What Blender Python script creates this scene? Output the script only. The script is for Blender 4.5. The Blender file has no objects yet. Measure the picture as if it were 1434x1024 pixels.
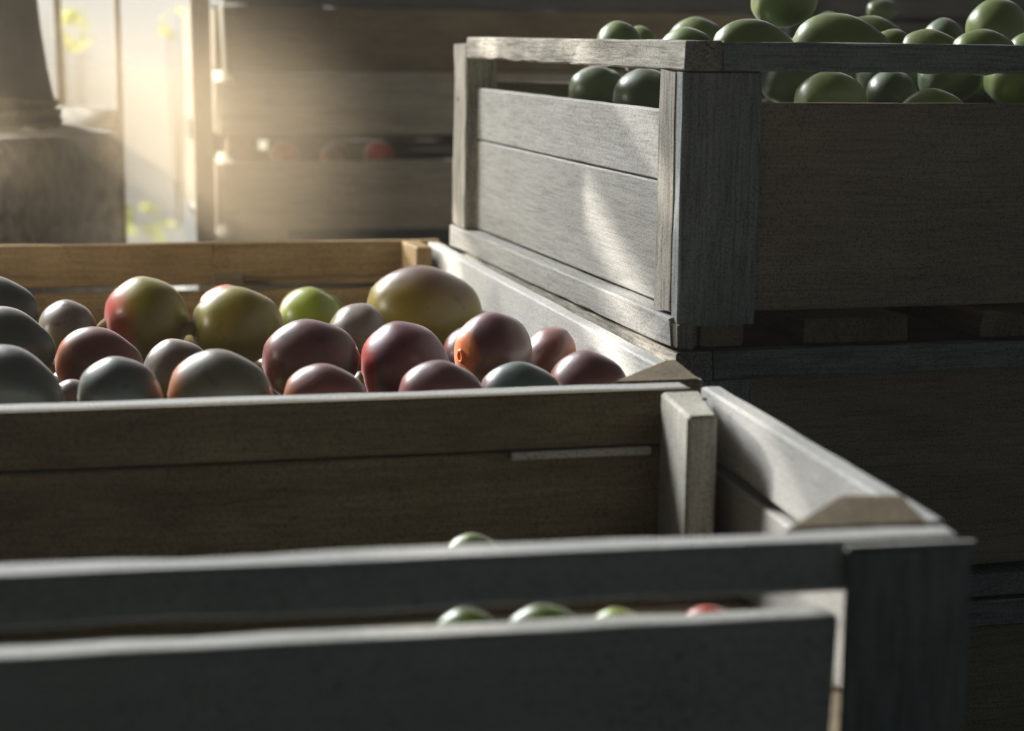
import bpy, bmesh, math, random
import numpy as np
from mathutils import Vector, Matrix, noise
random.seed(7)
SC = bpy.context.scene
C = SC.collection
PI = math.pi

# ------------------------------------------------------------------ camera
FPX, PITCH, ROLL, YAW = 2634.0, .17289, .01214, .246
CAM = np.array([0, 0, .345])
_cp, _sp, _cr, _sr = math.cos(PITCH), math.sin(PITCH), math.cos(ROLL), math.sin(ROLL)
_R = np.array([[math.cos(YAW), math.sin(YAW), 0], [-math.sin(YAW), math.cos(YAW), 0], [0, 0, 1]])
_ex, _ed, _ef = np.array([1., 0, 0]), np.array([0, -_sp, -_cp]), np.array([0, _cp, -_sp])
IX, IY, FW = _R @ (_cr*_ex - _sr*_ed), _R @ (_sr*_ex + _cr*_ed), _R @ _ef
cam = bpy.data.cameras.new('camera'); co = bpy.data.objects.new('camera', cam); C.objects.link(co)
co.matrix_world = Matrix(((IX[0], -IY[0], -FW[0], CAM[0]), (IX[1], -IY[1], -FW[1], CAM[1]),
                          (IX[2], -IY[2], -FW[2], CAM[2]), (0, 0, 0, 1)))
cam.sensor_width = 36; cam.lens = 36*FPX/1434; cam.clip_start = .02; cam.clip_end = 200
cam.dof.use_dof = True; cam.dof.focus_distance = 2.25; cam.dof.aperture_fstop = 3.9
SC.camera = co

def on_y(px, py, Y):      # the point of the place at depth Y that the photograph shows at px, py
    d = IX*(px-717)/FPX + IY*(py-512)/FPX + FW
    return CAM + d*Y/d[1]
def on_z(px, py, Z):
    d = IX*(px-717)/FPX + IY*(py-512)/FPX + FW
    return CAM + d*(Z-CAM[2])/d[2]

# ------------------------------------------------------------------ light
SC.view_settings.view_transform = 'Standard'; SC.view_settings.look = 'None'
SC.view_settings.exposure = 0.0; SC.view_settings.gamma = 1.0
SC.view_settings.use_curve_mapping = False
SC.cycles.use_denoising = True
SC.cycles.volume_bounces = 0
SC.cycles.max_bounces = 8

w = bpy.data.worlds.new('sky'); SC.world = w; w.use_nodes = True
bg = w.node_tree.nodes['Background']
bg.inputs[0].default_value = (.90, .885, .82, 1); bg.inputs[1].default_value = .95

sun = bpy.data.lights.new('sun', 'SUN'); so = bpy.data.objects.new('sun', sun); C.objects.link(so)
sun.energy = 12.0; sun.angle = math.radians(.9); sun.color = (1.0, .95, .86)
SUND = Vector((.70, -1.0, -.46)).normalized()
so.rotation_euler = SUND.to_track_quat('-Z', 'Y').to_euler()

def area(name, loc, target, sx, sy, power, col):
    l = bpy.data.lights.new(name, 'AREA'); o = bpy.data.objects.new(name, l); C.objects.link(o)
    l.shape = 'RECTANGLE'; l.size = sx; l.size_y = sy; l.energy = power; l.color = col
    o.location = loc; o.rotation_euler = (Vector(target)-Vector(loc)).to_track_quat('-Z', 'Y').to_euler()
    return o
# roof-gap daylight of the open back; the side and rear fill lamps are added
area('roof_gap_daylight', (-2.6, 6.3, 3.3), (.5, 2.0, .0), 3.0, 2.4, 1500, (.95, .98, 1.0))
q = area('side_warm_fill', (-2.5, 2.45, .75), (.5, 3.6, .0), .9, .9, 7, (1.0, .92, .76)); q.data.spread = math.radians(50)
area('rear_cool_fill', (1.9, -2.8, 1.3), (.8, 2.0, 0), 2.4, 2.0, 3.0, (.10, .72, 1.0))

# ------------------------------------------------------------------ materials
def new_mat(name):
    m = bpy.data.materials.new(name); m.use_nodes = True
    nt = m.node_tree; b = nt.nodes['Principled BSDF']
    return m, nt, b
def N(nt, t, **k):
    n = nt.nodes.new(t)
    for a, v in k.items(): setattr(n, a, v)
    return n
def ramp(nt, stops):
    r = N(nt, 'ShaderNodeValToRGB'); e = r.color_ramp.elements
    while len(e) < len(stops): e.new(.5)
    for i, (p, c) in enumerate(stops): e[i].position = p; e[i].color = (*c, 1)
    return r

_wood = {}
def wood(kind, axis):
    """kind: (dark, mid, light) tones; axis: the direction the grain runs"""
    key = (kind, axis)
    if key in _wood: return _wood[key]
    dark, mid, light, rough, fine = TONES[kind]
    m, nt, b = new_mat('wood_%s_%s' % (kind, axis))
    tc = N(nt, 'ShaderNodeTexCoord'); oi = N(nt, 'ShaderNodeObjectInfo')
    add = N(nt, 'ShaderNodeVectorMath', operation='ADD')
    mul = N(nt, 'ShaderNodeVectorMath', operation='SCALE'); mul.inputs['Scale'].default_value = 7.3
    cmb = N(nt, 'ShaderNodeCombineXYZ')
    for i in range(3): nt.links.new(oi.outputs['Random'], cmb.inputs[i])
    nt.links.new(cmb.outputs[0], mul.inputs[0])
    nt.links.new(tc.outputs['Object'], add.inputs[0]); nt.links.new(mul.outputs[0], add.inputs[1])
    def mapped(along, across):
        mp = N(nt, 'ShaderNodeMapping')
        s = [across]*3; s['xyz'.index(axis)] = along
        mp.inputs['Scale'].default_value = s
        nt.links.new(add.outputs[0], mp.inputs[0]); return mp
    broad = N(nt, 'ShaderNodeTexNoise'); broad.inputs['Scale'].default_value = 1; broad.inputs['Detail'].default_value = 4
    broad.inputs['Distortion'].default_value = .6
    nt.links.new(mapped(2.2, 22).outputs[0], broad.inputs[0])
    gr = N(nt, 'ShaderNodeTexNoise'); gr.inputs['Scale'].default_value = 1; gr.inputs['Detail'].default_value = 6
    gr.inputs['Roughness'].default_value = .7
    nt.links.new(mapped(14, 260).outputs[0], gr.inputs[0])
    blot = N(nt, 'ShaderNodeTexNoise'); blot.inputs['Scale'].default_value = 9; blot.inputs['Detail'].default_value = 5
    nt.links.new(add.outputs[0], blot.inputs[0])
    sp = N(nt, 'ShaderNodeTexNoise'); sp.inputs['Scale'].default_value = 420; sp.inputs['Detail'].default_value = 2
    nt.links.new(add.outputs[0], sp.inputs[0])
    r1 = ramp(nt, [(.30, dark), (.52, mid), (.72, light)])
    mx = N(nt, 'ShaderNodeMath', operation='MULTIPLY_ADD'); mx.inputs[1].default_value = .45; mx.inputs[2].default_value = .12
    nt.links.new(broad.outputs['Fac'], mx.inputs[0])
    mx2 = N(nt, 'ShaderNodeMath', operation='MULTIPLY_ADD'); mx2.inputs[1].default_value = .32
    nt.links.new(blot.outputs['Fac'], mx2.inputs[0]); nt.links.new(mx.outputs[0], mx2.inputs[2])
    nt.links.new(mx2.outputs[0], r1.inputs[0])
    r2 = ramp(nt, [(.36, (fine, fine, fine)), (.56, (1, 1, 1))]); nt.links.new(gr.outputs['Fac'], r2.inputs[0])
    mm = N(nt, 'ShaderNodeMixRGB', blend_type='MULTIPLY'); mm.inputs[0].default_value = .75
    nt.links.new(r1.outputs[0], mm.inputs[1]); nt.links.new(r2.outputs[0], mm.inputs[2])
    r3 = ramp(nt, [(.36, (.42, .41, .40)), (.50, (1, 1, 1))]); nt.links.new(sp.outputs['Fac'], r3.inputs[0])
    m3 = N(nt, 'ShaderNodeMixRGB', blend_type='MULTIPLY'); m3.inputs[0].default_value = .7
    nt.links.new(mm.outputs[0], m3.inputs[1]); nt.links.new(r3.outputs[0], m3.inputs[2])
    nt.links.new(m3.outputs[0], b.inputs['Base Color'])
    b.inputs['Roughness'].default_value = rough; b.inputs['Specular IOR Level'].default_value = .3
    bp = N(nt, 'ShaderNodeBump'); bp.inputs['Strength'].default_value = .5; bp.inputs['Distance'].default_value = .0012
    nt.links.new(gr.outputs['Fac'], bp.inputs['Height']); nt.links.new(bp.outputs[0], b.inputs['Normal'])
    _wood[key] = m; return m
TONES = {   # dark, mid, light, roughness, depth of the fine grain
    'pale':   ((.36, .34, .31), (.46, .44, .41), (.54, .52, .49), .75, .8),
    'weathered': ((.25, .24, .215), (.31, .30, .275), (.37, .36, .335), .75, .6),
    'bleached': ((.42, .41, .375), (.50, .485, .455), (.58, .565, .54), .75, .85),
    'rough':  ((.20, .18, .145), (.35, .32, .265), (.50, .47, .41), .9, .22),
    'honey':  ((.16, .10, .045), (.34, .225, .10), (.48, .35, .18), .7, .55),
    'brown':  ((.12, .09, .055), (.22, .17, .105), (.32, .26, .17), .75, .6),
    'umber':  ((.28, .22, .165), (.36, .285, .21), (.44, .36, .27), .8, .6),
    'slate':  ((.22, .23, .225), (.28, .295, .285), (.34, .35, .34), .85, .4),
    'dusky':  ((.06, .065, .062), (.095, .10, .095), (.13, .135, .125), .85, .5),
    'grey':   ((.32, .30, .25), (.46, .44, .38), (.56, .54, .48), .8, .6),
}

def mango_mat(name, base, tip, flank, tip_at=.25, rough=.36, tip_w=.22, zlo=.30, zhi=.72):
    """base: the skin; tip: the blush at the -x end; flank: the tone of the underside"""
    m, nt, b = new_mat('mango_skin_' + name)
    tc = N(nt, 'ShaderNodeTexCoord'); oi = N(nt, 'ShaderNodeObjectInfo')
    sep = N(nt, 'ShaderNodeSeparateXYZ'); nt.links.new(tc.outputs['Generated'], sep.inputs[0])
    no = N(nt, 'ShaderNodeTexNoise'); no.noise_dimensions = '4D'; no.inputs['Scale'].default_value = 2.6; no.inputs['Detail'].default_value = 4
    nt.links.new(tc.outputs['Generated'], no.inputs[0])
    wm = N(nt, 'ShaderNodeMath', operation='MULTIPLY'); wm.inputs[1].default_value = 31
    nt.links.new(oi.outputs['Random'], wm.inputs[0]); nt.links.new(wm.outputs[0], no.inputs['W'])
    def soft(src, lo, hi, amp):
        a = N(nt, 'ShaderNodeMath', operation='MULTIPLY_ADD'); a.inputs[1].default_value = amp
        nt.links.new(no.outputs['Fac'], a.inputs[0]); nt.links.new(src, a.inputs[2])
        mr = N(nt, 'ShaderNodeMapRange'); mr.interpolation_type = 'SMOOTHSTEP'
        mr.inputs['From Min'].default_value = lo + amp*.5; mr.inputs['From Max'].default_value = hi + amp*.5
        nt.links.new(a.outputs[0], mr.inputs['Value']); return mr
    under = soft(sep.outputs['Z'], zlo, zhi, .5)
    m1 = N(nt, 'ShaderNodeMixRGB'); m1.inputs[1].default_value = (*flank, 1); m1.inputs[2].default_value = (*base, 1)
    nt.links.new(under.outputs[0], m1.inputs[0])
    t = soft(sep.outputs['X'], tip_at - tip_w, tip_at + tip_w*.6, .25)
    m2 = N(nt, 'ShaderNodeMixRGB'); m2.inputs[1].default_value = (*tip, 1)
    nt.links.new(t.outputs[0], m2.inputs[0]); nt.links.new(m1.outputs[0], m2.inputs[2])
    len_ = N(nt, 'ShaderNodeTexVoronoi'); len_.inputs['Scale'].default_value = 26
    nt.links.new(tc.outputs['Generated'], len_.inputs[0])
    lr = ramp(nt, [(.05, (1.5, 1.45, 1.2)), (.13, (1, 1, 1))]); nt.links.new(len_.outputs['Distance'], lr.inputs[0])
    m3 = N(nt, 'ShaderNodeMixRGB', blend_type='MULTIPLY'); m3.inputs[0].default_value = .35
    nt.links.new(m2.outputs[0], m3.inputs[1]); nt.links.new(lr.outputs[0], m3.inputs[2])
    # dark bruises and sap marks
    n2 = N(nt, 'ShaderNodeTexNoise'); n2.noise_dimensions = '4D'; n2.inputs['Scale'].default_value = 6; n2.inputs['Detail'].default_value = 3
    nt.links.new(tc.outputs['Generated'], n2.inputs[0]); nt.links.new(wm.outputs[0], n2.inputs['W'])
    br = ramp(nt, [(.27, (.45, .4, .4)), (.38, (1, 1, 1))]); nt.links.new(n2.outputs['Fac'], br.inputs[0])
    m4 = N(nt, 'ShaderNodeMixRGB', blend_type='MULTIPLY'); m4.inputs[0].default_value = .8
    nt.links.new(m3.outputs[0], m4.inputs[1]); nt.links.new(br.outputs[0], m4.inputs[2])
    hs = N(nt, 'ShaderNodeHueSaturation'); hs.inputs['Value'].default_value = .70; hs.inputs['Saturation'].default_value = 1.42
    nt.links.new(m4.outputs[0], hs.inputs['Color']); nt.links.new(hs.outputs[0], b.inputs['Base Color'])
    rr = N(nt, 'ShaderNodeMapRange'); rr.inputs['To Min'].default_value = rough-.06; rr.inputs['To Max'].default_value = rough+.16
    nt.links.new(n2.outputs['Fac'], rr.inputs['Value']); nt.links.new(rr.outputs[0], b.inputs['Roughness'])
    b.inputs['Specular IOR Level'].default_value = .75; b.inputs['Coat Weight'].default_value = .35; b.inputs['Coat Roughness'].default_value = .24
    b.inputs['Subsurface Weight'].default_value = .22; b.inputs['Subsurface Radius'].default_value = (1, .35, .15); b.inputs['Subsurface Scale'].default_value = .012
    b.inputs['Sheen Weight'].default_value = .35; b.inputs['Sheen Roughness'].default_value = .4
    b.inputs['Sheen Tint'].default_value = (1, .9, .92, 1)
    bp = N(nt, 'ShaderNodeBump'); bp.inputs['Strength'].default_value = .12; bp.inputs['Distance'].default_value = .004
    nt.links.new(n2.outputs['Fac'], bp.inputs['Height']); nt.links.new(bp.outputs[0], b.inputs['Normal'])
    return m
MM = {
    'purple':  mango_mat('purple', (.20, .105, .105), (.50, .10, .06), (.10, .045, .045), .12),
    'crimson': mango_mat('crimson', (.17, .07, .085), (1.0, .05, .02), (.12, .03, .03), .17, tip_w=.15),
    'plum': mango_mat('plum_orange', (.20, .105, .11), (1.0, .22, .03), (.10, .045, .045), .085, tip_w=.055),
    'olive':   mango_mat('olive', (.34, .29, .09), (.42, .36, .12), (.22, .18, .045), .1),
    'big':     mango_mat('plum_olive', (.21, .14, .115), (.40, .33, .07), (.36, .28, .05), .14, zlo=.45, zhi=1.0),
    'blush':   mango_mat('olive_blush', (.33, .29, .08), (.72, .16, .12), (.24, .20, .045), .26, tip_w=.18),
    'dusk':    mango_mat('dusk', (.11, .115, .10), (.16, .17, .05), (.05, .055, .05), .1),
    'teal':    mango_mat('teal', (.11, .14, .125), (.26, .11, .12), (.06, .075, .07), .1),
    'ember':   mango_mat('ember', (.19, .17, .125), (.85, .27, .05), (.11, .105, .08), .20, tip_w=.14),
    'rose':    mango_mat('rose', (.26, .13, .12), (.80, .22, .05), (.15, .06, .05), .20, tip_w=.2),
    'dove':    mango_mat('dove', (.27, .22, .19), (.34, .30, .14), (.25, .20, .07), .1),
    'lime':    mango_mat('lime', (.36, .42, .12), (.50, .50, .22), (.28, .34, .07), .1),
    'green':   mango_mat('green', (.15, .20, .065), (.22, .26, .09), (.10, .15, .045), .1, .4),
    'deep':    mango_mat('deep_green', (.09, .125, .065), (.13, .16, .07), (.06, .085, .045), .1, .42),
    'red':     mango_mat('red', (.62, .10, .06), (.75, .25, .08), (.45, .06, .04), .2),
}
def flat_mat(name, col, rough=.8, metal=0, nscale=30, var=.35, bump=.0):
    m, nt, b = new_mat(name)
    tc = N(nt, 'ShaderNodeTexCoord'); no = N(nt, 'ShaderNodeTexNoise')
    no.inputs['Scale'].default_value = nscale; no.inputs['Detail'].default_value = 6; no.inputs['Roughness'].default_value = .65
    nt.links.new(tc.outputs['Object'], no.inputs[0])
    lo = tuple(c*(1-var) for c in col); hi = tuple(min(1, c*(1+var)) for c in col)
    r = ramp(nt, [(.32, lo), (.68, hi)]); nt.links.new(no.outputs['Fac'], r.inputs[0])
    nt.links.new(r.outputs[0], b.inputs['Base Color'])
    b.inputs['Roughness'].default_value = rough; b.inputs['Metallic'].default_value = metal
    if bump:
        bp = N(nt, 'ShaderNodeBump'); bp.inputs['Distance'].default_value = bump
        nt.links.new(no.outputs['Fac'], bp.inputs['Height']); nt.links.new(bp.outputs[0], b.inputs['Normal'])
    return m
M_STEM = flat_mat('dry_stem', (.42, .30, .15), .8, 0, 90, .5, .002)
M_CONC = flat_mat('weathered_concrete', (.52, .50, .45), .95, 0, 30, .75, .012)
M_TRUNK = flat_mat('weathered_drum', (.12, .10, .08), .8, 0, 7, .45, .004)
M_ROPE = flat_mat('straw_rope', (.42, .34, .20), .9, 0, 60, .4, .004)
M_CLOTH = flat_mat('grey_cloth', (.42, .40, .37), .95, 0, 12, .25, .004)
M_POST = flat_mat('door_post_wood', (.22, .16, .095), .8, 0, 9, .35, .002)
M_WALL = flat_mat('dark_wall', (.02, .024, .025), .95, 0, 5, .3, .002)
M_FLOOR = flat_mat('earth_floor', (.13, .12, .10), .95, 0, 6, .3, .01)
M_GROUND = flat_mat('sunlit_ground', (.30, .30, .27), .95, 0, 1.3, .22, .01)
M_NAIL = flat_mat('nail_rust', (.05, .045, .04), .6, .6, 60, .3)
m, nt, b = new_mat('light_tab_translucent')
b.inputs['Base Color'].default_value = (.9, .88, .82, 1); b.inputs['Roughness'].default_value = .6
tr = N(nt, 'ShaderNodeBsdfTranslucent'); tr.inputs[0].default_value = (.95, .92, .84, 1)
ms = N(nt, 'ShaderNodeMixShader'); ms.inputs[0].default_value = .75
nt.links.new(b.outputs[0], ms.inputs[1]); nt.links.new(tr.outputs[0], ms.inputs[2])
nt.links.new(ms.outputs[0], nt.nodes['Material Output'].inputs[0]); M_LIGHT_TAB = m
m, nt, b = new_mat('leaf')
b.inputs['Base Color'].default_value = (.36, .42, .12, 1); b.inputs['Roughness'].default_value = .6
tr = N(nt, 'ShaderNodeBsdfTranslucent'); tr.inputs[0].default_value = (.75, .72, .28, 1)
ms = N(nt, 'ShaderNodeMixShader'); ms.inputs[0].default_value = .55
nt.links.new(b.outputs[0], ms.inputs[1]); nt.links.new(tr.outputs[0], ms.inputs[2])
nt.links.new(ms.outputs[0], nt.nodes['Material Output'].inputs[0]); M_LEAF = m

# ------------------------------------------------------------------ helpers
def link_mesh(name, bm, mat, parent=None, loc=(0, 0, 0), smooth=False):
    bmesh.ops.recalc_face_normals(bm, faces=bm.faces)
    me = bpy.data.meshes.new(name); bm.to_mesh(me); bm.free(); me.materials.append(mat)
    if smooth: me.polygons.foreach_set('use_smooth', [True]*len(me.polygons))
    o = bpy.data.objects.new(name, me); C.objects.link(o); o.location = loc
    if parent: o.parent = parent
    return o
def tag(o, label=None, cat=None, group=None, kind=None):
    if label: o['label'] = label
    if cat: o['category'] = cat
    if group: o['group'] = group
    if kind: o['kind'] = kind
    return o
def thing(name, loc, rz, label, cat, group=None):
    o = bpy.data.objects.new(name, None); C.objects.link(o); o.empty_display_size = .05
    o.location = loc; o.rotation_euler = (0, 0, rz)
    return tag(o, label, cat, group)

def plank(name, lo, hi, kind, parent, axis=None, rag=.0009, ch=.0022, step=.05, chips=(), label=None):
    """a sawn board between two corners: chamfered, slightly uneven along its length.
    chips: (from, to, depth) lengths of the top edge that are broken lower"""
    lo, hi = Vector(lo), Vector(hi); c = (lo+hi)/2; s = hi-lo
    ax = axis or 'xyz'[max(range(3), key=lambda i: s[i])]
    a = 'xyz'.index(ax); u, v = [i for i in range(3) if i != a]
    ch = min(ch, s[u]*.3, s[v]*.3)
    cuts = [i*s[a]/max(1, round(s[a]/step)) for i in range(max(1, round(s[a]/step))+1)]
    for f, t, d in chips: cuts += [f-lo[a]-.0005, f-lo[a]+.004, t-lo[a]-.004, t-lo[a]+.0005]
    cuts = sorted(x for x in set(cuts) if -1e-6 <= x <= s[a]+1e-6)
    bm = bmesh.new(); rings = []
    seed = random.random()*50
    for k, q in enumerate(cuts):
        ring = []
        hu, hv = s[u]/2, s[v]/2
        for j, (su, sv, cu, cv) in enumerate(((-1, -1, 1, 0), (1, -1, -1, 0), (1, -1, 0, 1), (1, 1, 0, -1), (1, 1, -1, 0), (-1, 1, 1, 0), (-1, 1, 0, -1), (-1, -1, 0, 1))):
            n = noise.noise(Vector((q*9+seed, su*3.1+seed, sv*2.3)))*rag*2.2 + random.uniform(-rag, rag)*.5
            co_ = [0, 0, 0]; co_[a] = q - s[a]/2 + (random.uniform(-rag, rag)*1.5 if k in (0, len(cuts)-1) else 0)
            co_[u] = su*hu + cu*ch - su*abs(n); co_[v] = sv*hv + cv*ch - sv*abs(n)*.7
            for f, t, d in chips:
                if f-lo[a] <= q <= t-lo[a]:
                    w_ = 2 if a != 2 else v
                    if co_[w_] > 0: co_[w_] -= d + abs(n)*2
            ring.append(bm.verts.new(co_))
        rings.append(ring)
    for r0, r1 in zip(rings, rings[1:]):
        for j in range(8): bm.faces.new((r0[j], r0[(j+1) % 8], r1[(j+1) % 8], r1[j]))
    bm.faces.new(rings[0]); bm.faces.new(rings[-1][::-1])
    o = link_mesh(name, bm, wood(kind, ax), parent, c)
    if label: o['label'] = label
    return o

def prism(name, plan, z0, ztop, kind, parent, mat=None, ch=.0025, label=None):
    """an upright block on a plan of points; ztop: one height, or one for each point"""
    n = len(plan); zt = ztop if isinstance(ztop, (list, tuple)) else [ztop]*n
    cx = sum(p[0] for p in plan)/n; cy = sum(p[1] for p in plan)/n
    zc = (z0+max(zt))/2
    bm = bmesh.new()
    bot = [bm.verts.new((p[0]-cx, p[1]-cy, z0-zc)) for p in plan]
    top = [bm.verts.new((p[0]-cx, p[1]-cy, z-zc)) for p, z in zip(plan, zt)]
    bm.faces.new(bot[::-1]); bm.faces.new(top)
    for i in range(n): bm.faces.new((bot[i], bot[(i+1) % n], top[(i+1) % n], top[i]))
    bmesh.ops.recalc_face_normals(bm, faces=bm.faces)
    if ch: bmesh.ops.bevel(bm, geom=list(bm.edges), offset=ch, segments=1, affect='EDGES')
    o = link_mesh(name, bm, mat or wood(kind, 'z'), parent, (cx, cy, zc))
    if label: o['label'] = label
    return o
def nail(x, y, z, parent, nrm='z'):
    bm = bmesh.new(); bmesh.ops.create_cone(bm, cap_ends=True, segments=8, radius1=.0028, radius2=.0022, depth=.002)
    if nrm == 'y': bmesh.ops.rotate(bm, verts=bm.verts, matrix=Matrix.Rotation(PI/2, 3, 'X'))
    if nrm == 'x': bmesh.ops.rotate(bm, verts=bm.verts, matrix=Matrix.Rotation(PI/2, 3, 'Y'))
    link_mesh('nail', bm, M_NAIL, parent, (x, y, z))

# ------------------------------------------------------------------ the place
def slab(name, lo, hi, mat, kind='structure'):
    lo, hi = Vector(lo), Vector(hi)
    bm = bmesh.new(); bmesh.ops.create_cube(bm, size=1)
    bmesh.ops.scale(bm, verts=bm.verts, vec=hi-lo)
    o = link_mesh(name, bm, mat, None, (lo+hi)/2); o['kind'] = kind; return o
FZ = -.66
XL, XR, YB, YF, ZC = -2.65, 3.3, 5.35, -3.0, 4.2
slab('floor', (XL-.1, YF-.1, FZ-.1), (XR+.1, YB+.1, FZ), M_FLOOR)
slab('ceiling', (XL-.1, YF-.1, ZC), (XR+.1, YB+.1, ZC+.1), M_WALL)
slab('wall_right', (XR, YF, FZ), (XR+.1, YB, ZC), M_WALL)
slab('wall_front', (XL, YF-.1, FZ), (XR, YF, ZC), M_WALL)
slab('wall_left', (XL-.1, YF, FZ), (XL, YB, ZC), M_WALL)
slab('wall_back', (1.25, YB, FZ), (XR, YB+.1, ZC), M_WALL)         # left of x = 1.25 the back is open too
slab('trim_1', (XL, YB, ZC-.2), (1.25, YB+.1, ZC), M_WALL)
g = slab('ground', (-30, 2.2, FZ-.14), (30, 60, FZ-.1), M_GROUND)

def bar(name, x0, x1, y0, y1, z0, z1, label, group=None, lean=0.0, mat=None):
    bm = bmesh.new(); n = 14; rings = []
    for k in range(n+1):
        z = z0 + (z1-z0)*k/n; dx = lean*(k/n) + random.uniform(-.0012, .0012)
        rings.append([bm.verts.new((x-x0+dx+random.uniform(-.0006, .0006), y-y0, z-z0)) for x, y in ((x0, y0), (x1, y0), (x1, y1), (x0, y1))])
    for a, b_ in zip(rings, rings[1:]):
        for j in range(4): bm.faces.new((a[j], a[(j+1) % 4], b_[(j+1) % 4], b_[j]))
    bm.faces.new(rings[0]); bm.faces.new(rings[-1])
    o = link_mesh(name, bm, mat or M_POST, None, (x0, y0, z0))
    return tag(o, label, 'post', group)
bar('wooden_bar', .0445, .0605, 4.50, 4.53, .158, ZC, 'thin upright wooden bar standing on the ledge right behind the dark drum', lean=-.07)
bar('wooden_bar', .1845, .1965, 4.50, 4.53, FZ, ZC, 'thin upright wooden bar at the right end of the concrete ledge', lean=-.04)
M_PALE_POST = flat_mat('pale_post_wood', (.50, .42, .31), .8, 0, 9, .2, .002)
bar('door_post', .334, .374, 4.12, 4.16, FZ, ZC, 'broad pale wooden door post beside the stacked bins at the back', lean=-.07, mat=M_PALE_POST)

# boarded shutter high in the open back, added out of view to cut the sun into beams
sh = thing('sun_gobo', (-2.60, 5.30, 0), 0, 'dark boarded shutter high in the open back, added unseen to cut the sun into beams', 'gobo')
for a, b_ in ((1.12, 1.30), (1.302, 1.455), (1.512, 1.678), (1.706, 1.95)):
    plank('gobo_board', (0, 0, a), (2.35, .03, b_), 'slate', sh, 'x', step=.3)
for x in (.0, 2.3): plank('batten', (x, .031, 1.12), (x+.05, .05, 1.95), 'slate', sh, 'z', step=.3)

# concrete ledge: a rough block whose top edge wanders
EDGE = [(-.62, 3.28), (-.25, 3.34), (-.075, 3.50), (.005, 3.70), (.062, 4.03), (.120, 4.28), (.180, 4.49)]
ZE = [.130, .132, .134, .134, .136, .146, .160]
bm = bmesh.new(); rows = []
def samp(t):
    k = min(int(t), len(EDGE)-2); f = t-k
    return [EDGE[k][i]*(1-f)+EDGE[k+1][i]*f for i in (0, 1)] + [ZE[k]*(1-f)+ZE[k+1]*f]
NS, NZ = 60, 26
for i in range(NS+1):
    x, y, zt = samp(i/NS*(len(EDGE)-1)-1e-6 if i == NS else i/NS*(len(EDGE)-1))
    col = []
    for k in range(NZ+1):
        z = FZ + (zt-FZ)*(k/NZ)
        n = noise.noise(Vector((x*9, y*9, z*9)))*.010 + noise.noise(Vector((x*40, y*40, z*40)))*.004
        col.append(bm.verts.new((x+n, y-n*.5, z + (noise.noise(Vector((x*30, y*30, 5)))*.006 if k == NZ else 0))))
    # over the rounded lip to the top and back
    for d, dz in ((.012, .010), (.045, .018), (.16, .019), (.5, .018)):
        n = noise.noise(Vector((x*14, y*14, d*14)))*.006
        col.append(bm.verts.new((x-d, y+d*.35, zt+dz+n)))
    rows.append(col)
for a, b_ in zip(rows, rows[1:]):
    for k in range(len(a)-1): bm.faces.new((a[k], b_[k], b_[k+1], a[k+1]))
bm.faces.new([r[0] for r in rows][::-1] + [bm.verts.new((-1.2, 4.7, FZ))])
o = link_mesh('concrete_ledge', bm, M_CONC, None, smooth=True)
tag(o, 'rough grey concrete ledge in front of the bright opening, a drum standing on it', 'ledge')

# the dark tapering drum on the ledge with its rope
DX, DY, DZ = -.115, 3.72, .160
t = thing('tapered_drum', (DX, DY, DZ), 0, 'dark weathered tapering drum bound with rope, standing on the concrete ledge', 'drum')
bm = bmesh.new(); rr_ = [(.153, 0), (.151, .018), (.146, .04), (.143, .06), (.132, .12), (.122, .2), (.113, .3), (.106, .45), (.100, .62), (.09, .63), (0, .63)]
rg = []
for r_, z_ in rr_:
    rg.append([bm.verts.new((max(r_, 1e-4)*math.cos(a*PI/32)*(1+.012*noise.noise(Vector((a*.3, z_*8, 1)))), max(r_, 1e-4)*math.sin(a*PI/32), z_)) for a in range(64)])
for a, b_ in zip(rg, rg[1:]):
    for j in range(64): bm.faces.new((a[j], a[(j+1) % 64], b_[(j+1) % 64], b_[j]))
bm.faces.new(rg[0][::-1])
link_mesh('drum_body', bm, M_TRUNK, t, smooth=True)
for z_, R_, q in ((.030, .150, .0075), (.056, .1455, .007), (.012, .153, .006)):
    bm = bmesh.new(); n = 96; rg = []
    for i in range(n):
        a = i/n*2*PI; zz = z_ + .006*math.sin(a*2+z_*90) + random.uniform(-.0006, .0006)
        rg.append([bm.verts.new(((R_+q*math.cos(b_*PI/4))*math.cos(a), (R_+q*math.cos(b_*PI/4))*math.sin(a), zz+q*math.sin(b_*PI/4+.3*(i % 3)))) for b_ in range(8)])
    for i in range(n):
        for j in range(8): bm.faces.new((rg[i][j], rg[(i+1) % n][j], rg[(i+1) % n][(j+1) % 8], rg[i][(j+1) % 8]))
    link_mesh('rope', bm, M_ROPE, t, smooth=True)
# cloth bunched at its foot
bm = bmesh.new(); G = 40; vs = []
for i in range(G+1):
    for k in range(G+1):
        u, v = i/G-.5, k/G-.5
        x, y = u*.46, v*.52
        d = max(0, 1-(u*u+v*v)*4.2)
        h = .004 + d*(.012 + .020*abs(noise.noise(Vector((x*16+3, y*9, 2)))) + .010*math.sin(x*46+y*22)**2)
        vs.append(bm.verts.new((x, y, h)))
for i in range(G):
    for k in range(G):
        u, v = (i+.5)/G-.5, (k+.5)/G-.5
        if (u*u+v*v) < .235*(1+.25*noise.noise(Vector((u*7, v*7, 0)))):
            a = i*(G+1)+k; bm.faces.new((vs[a], vs[a+G+1], vs[a+G+2], vs[a+1]))
bmesh.ops.delete(bm, geom=[v for v in bm.verts if not v.link_faces], context='VERTS')
o = link_mesh('crumpled_cloth', bm, M_CLOTH, None, (-.10, 3.72, .152), smooth=True); o.rotation_euler[2] = .3
tag(o, 'crumpled grey cloth spread on the ledge under the drum', 'cloth')

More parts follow.
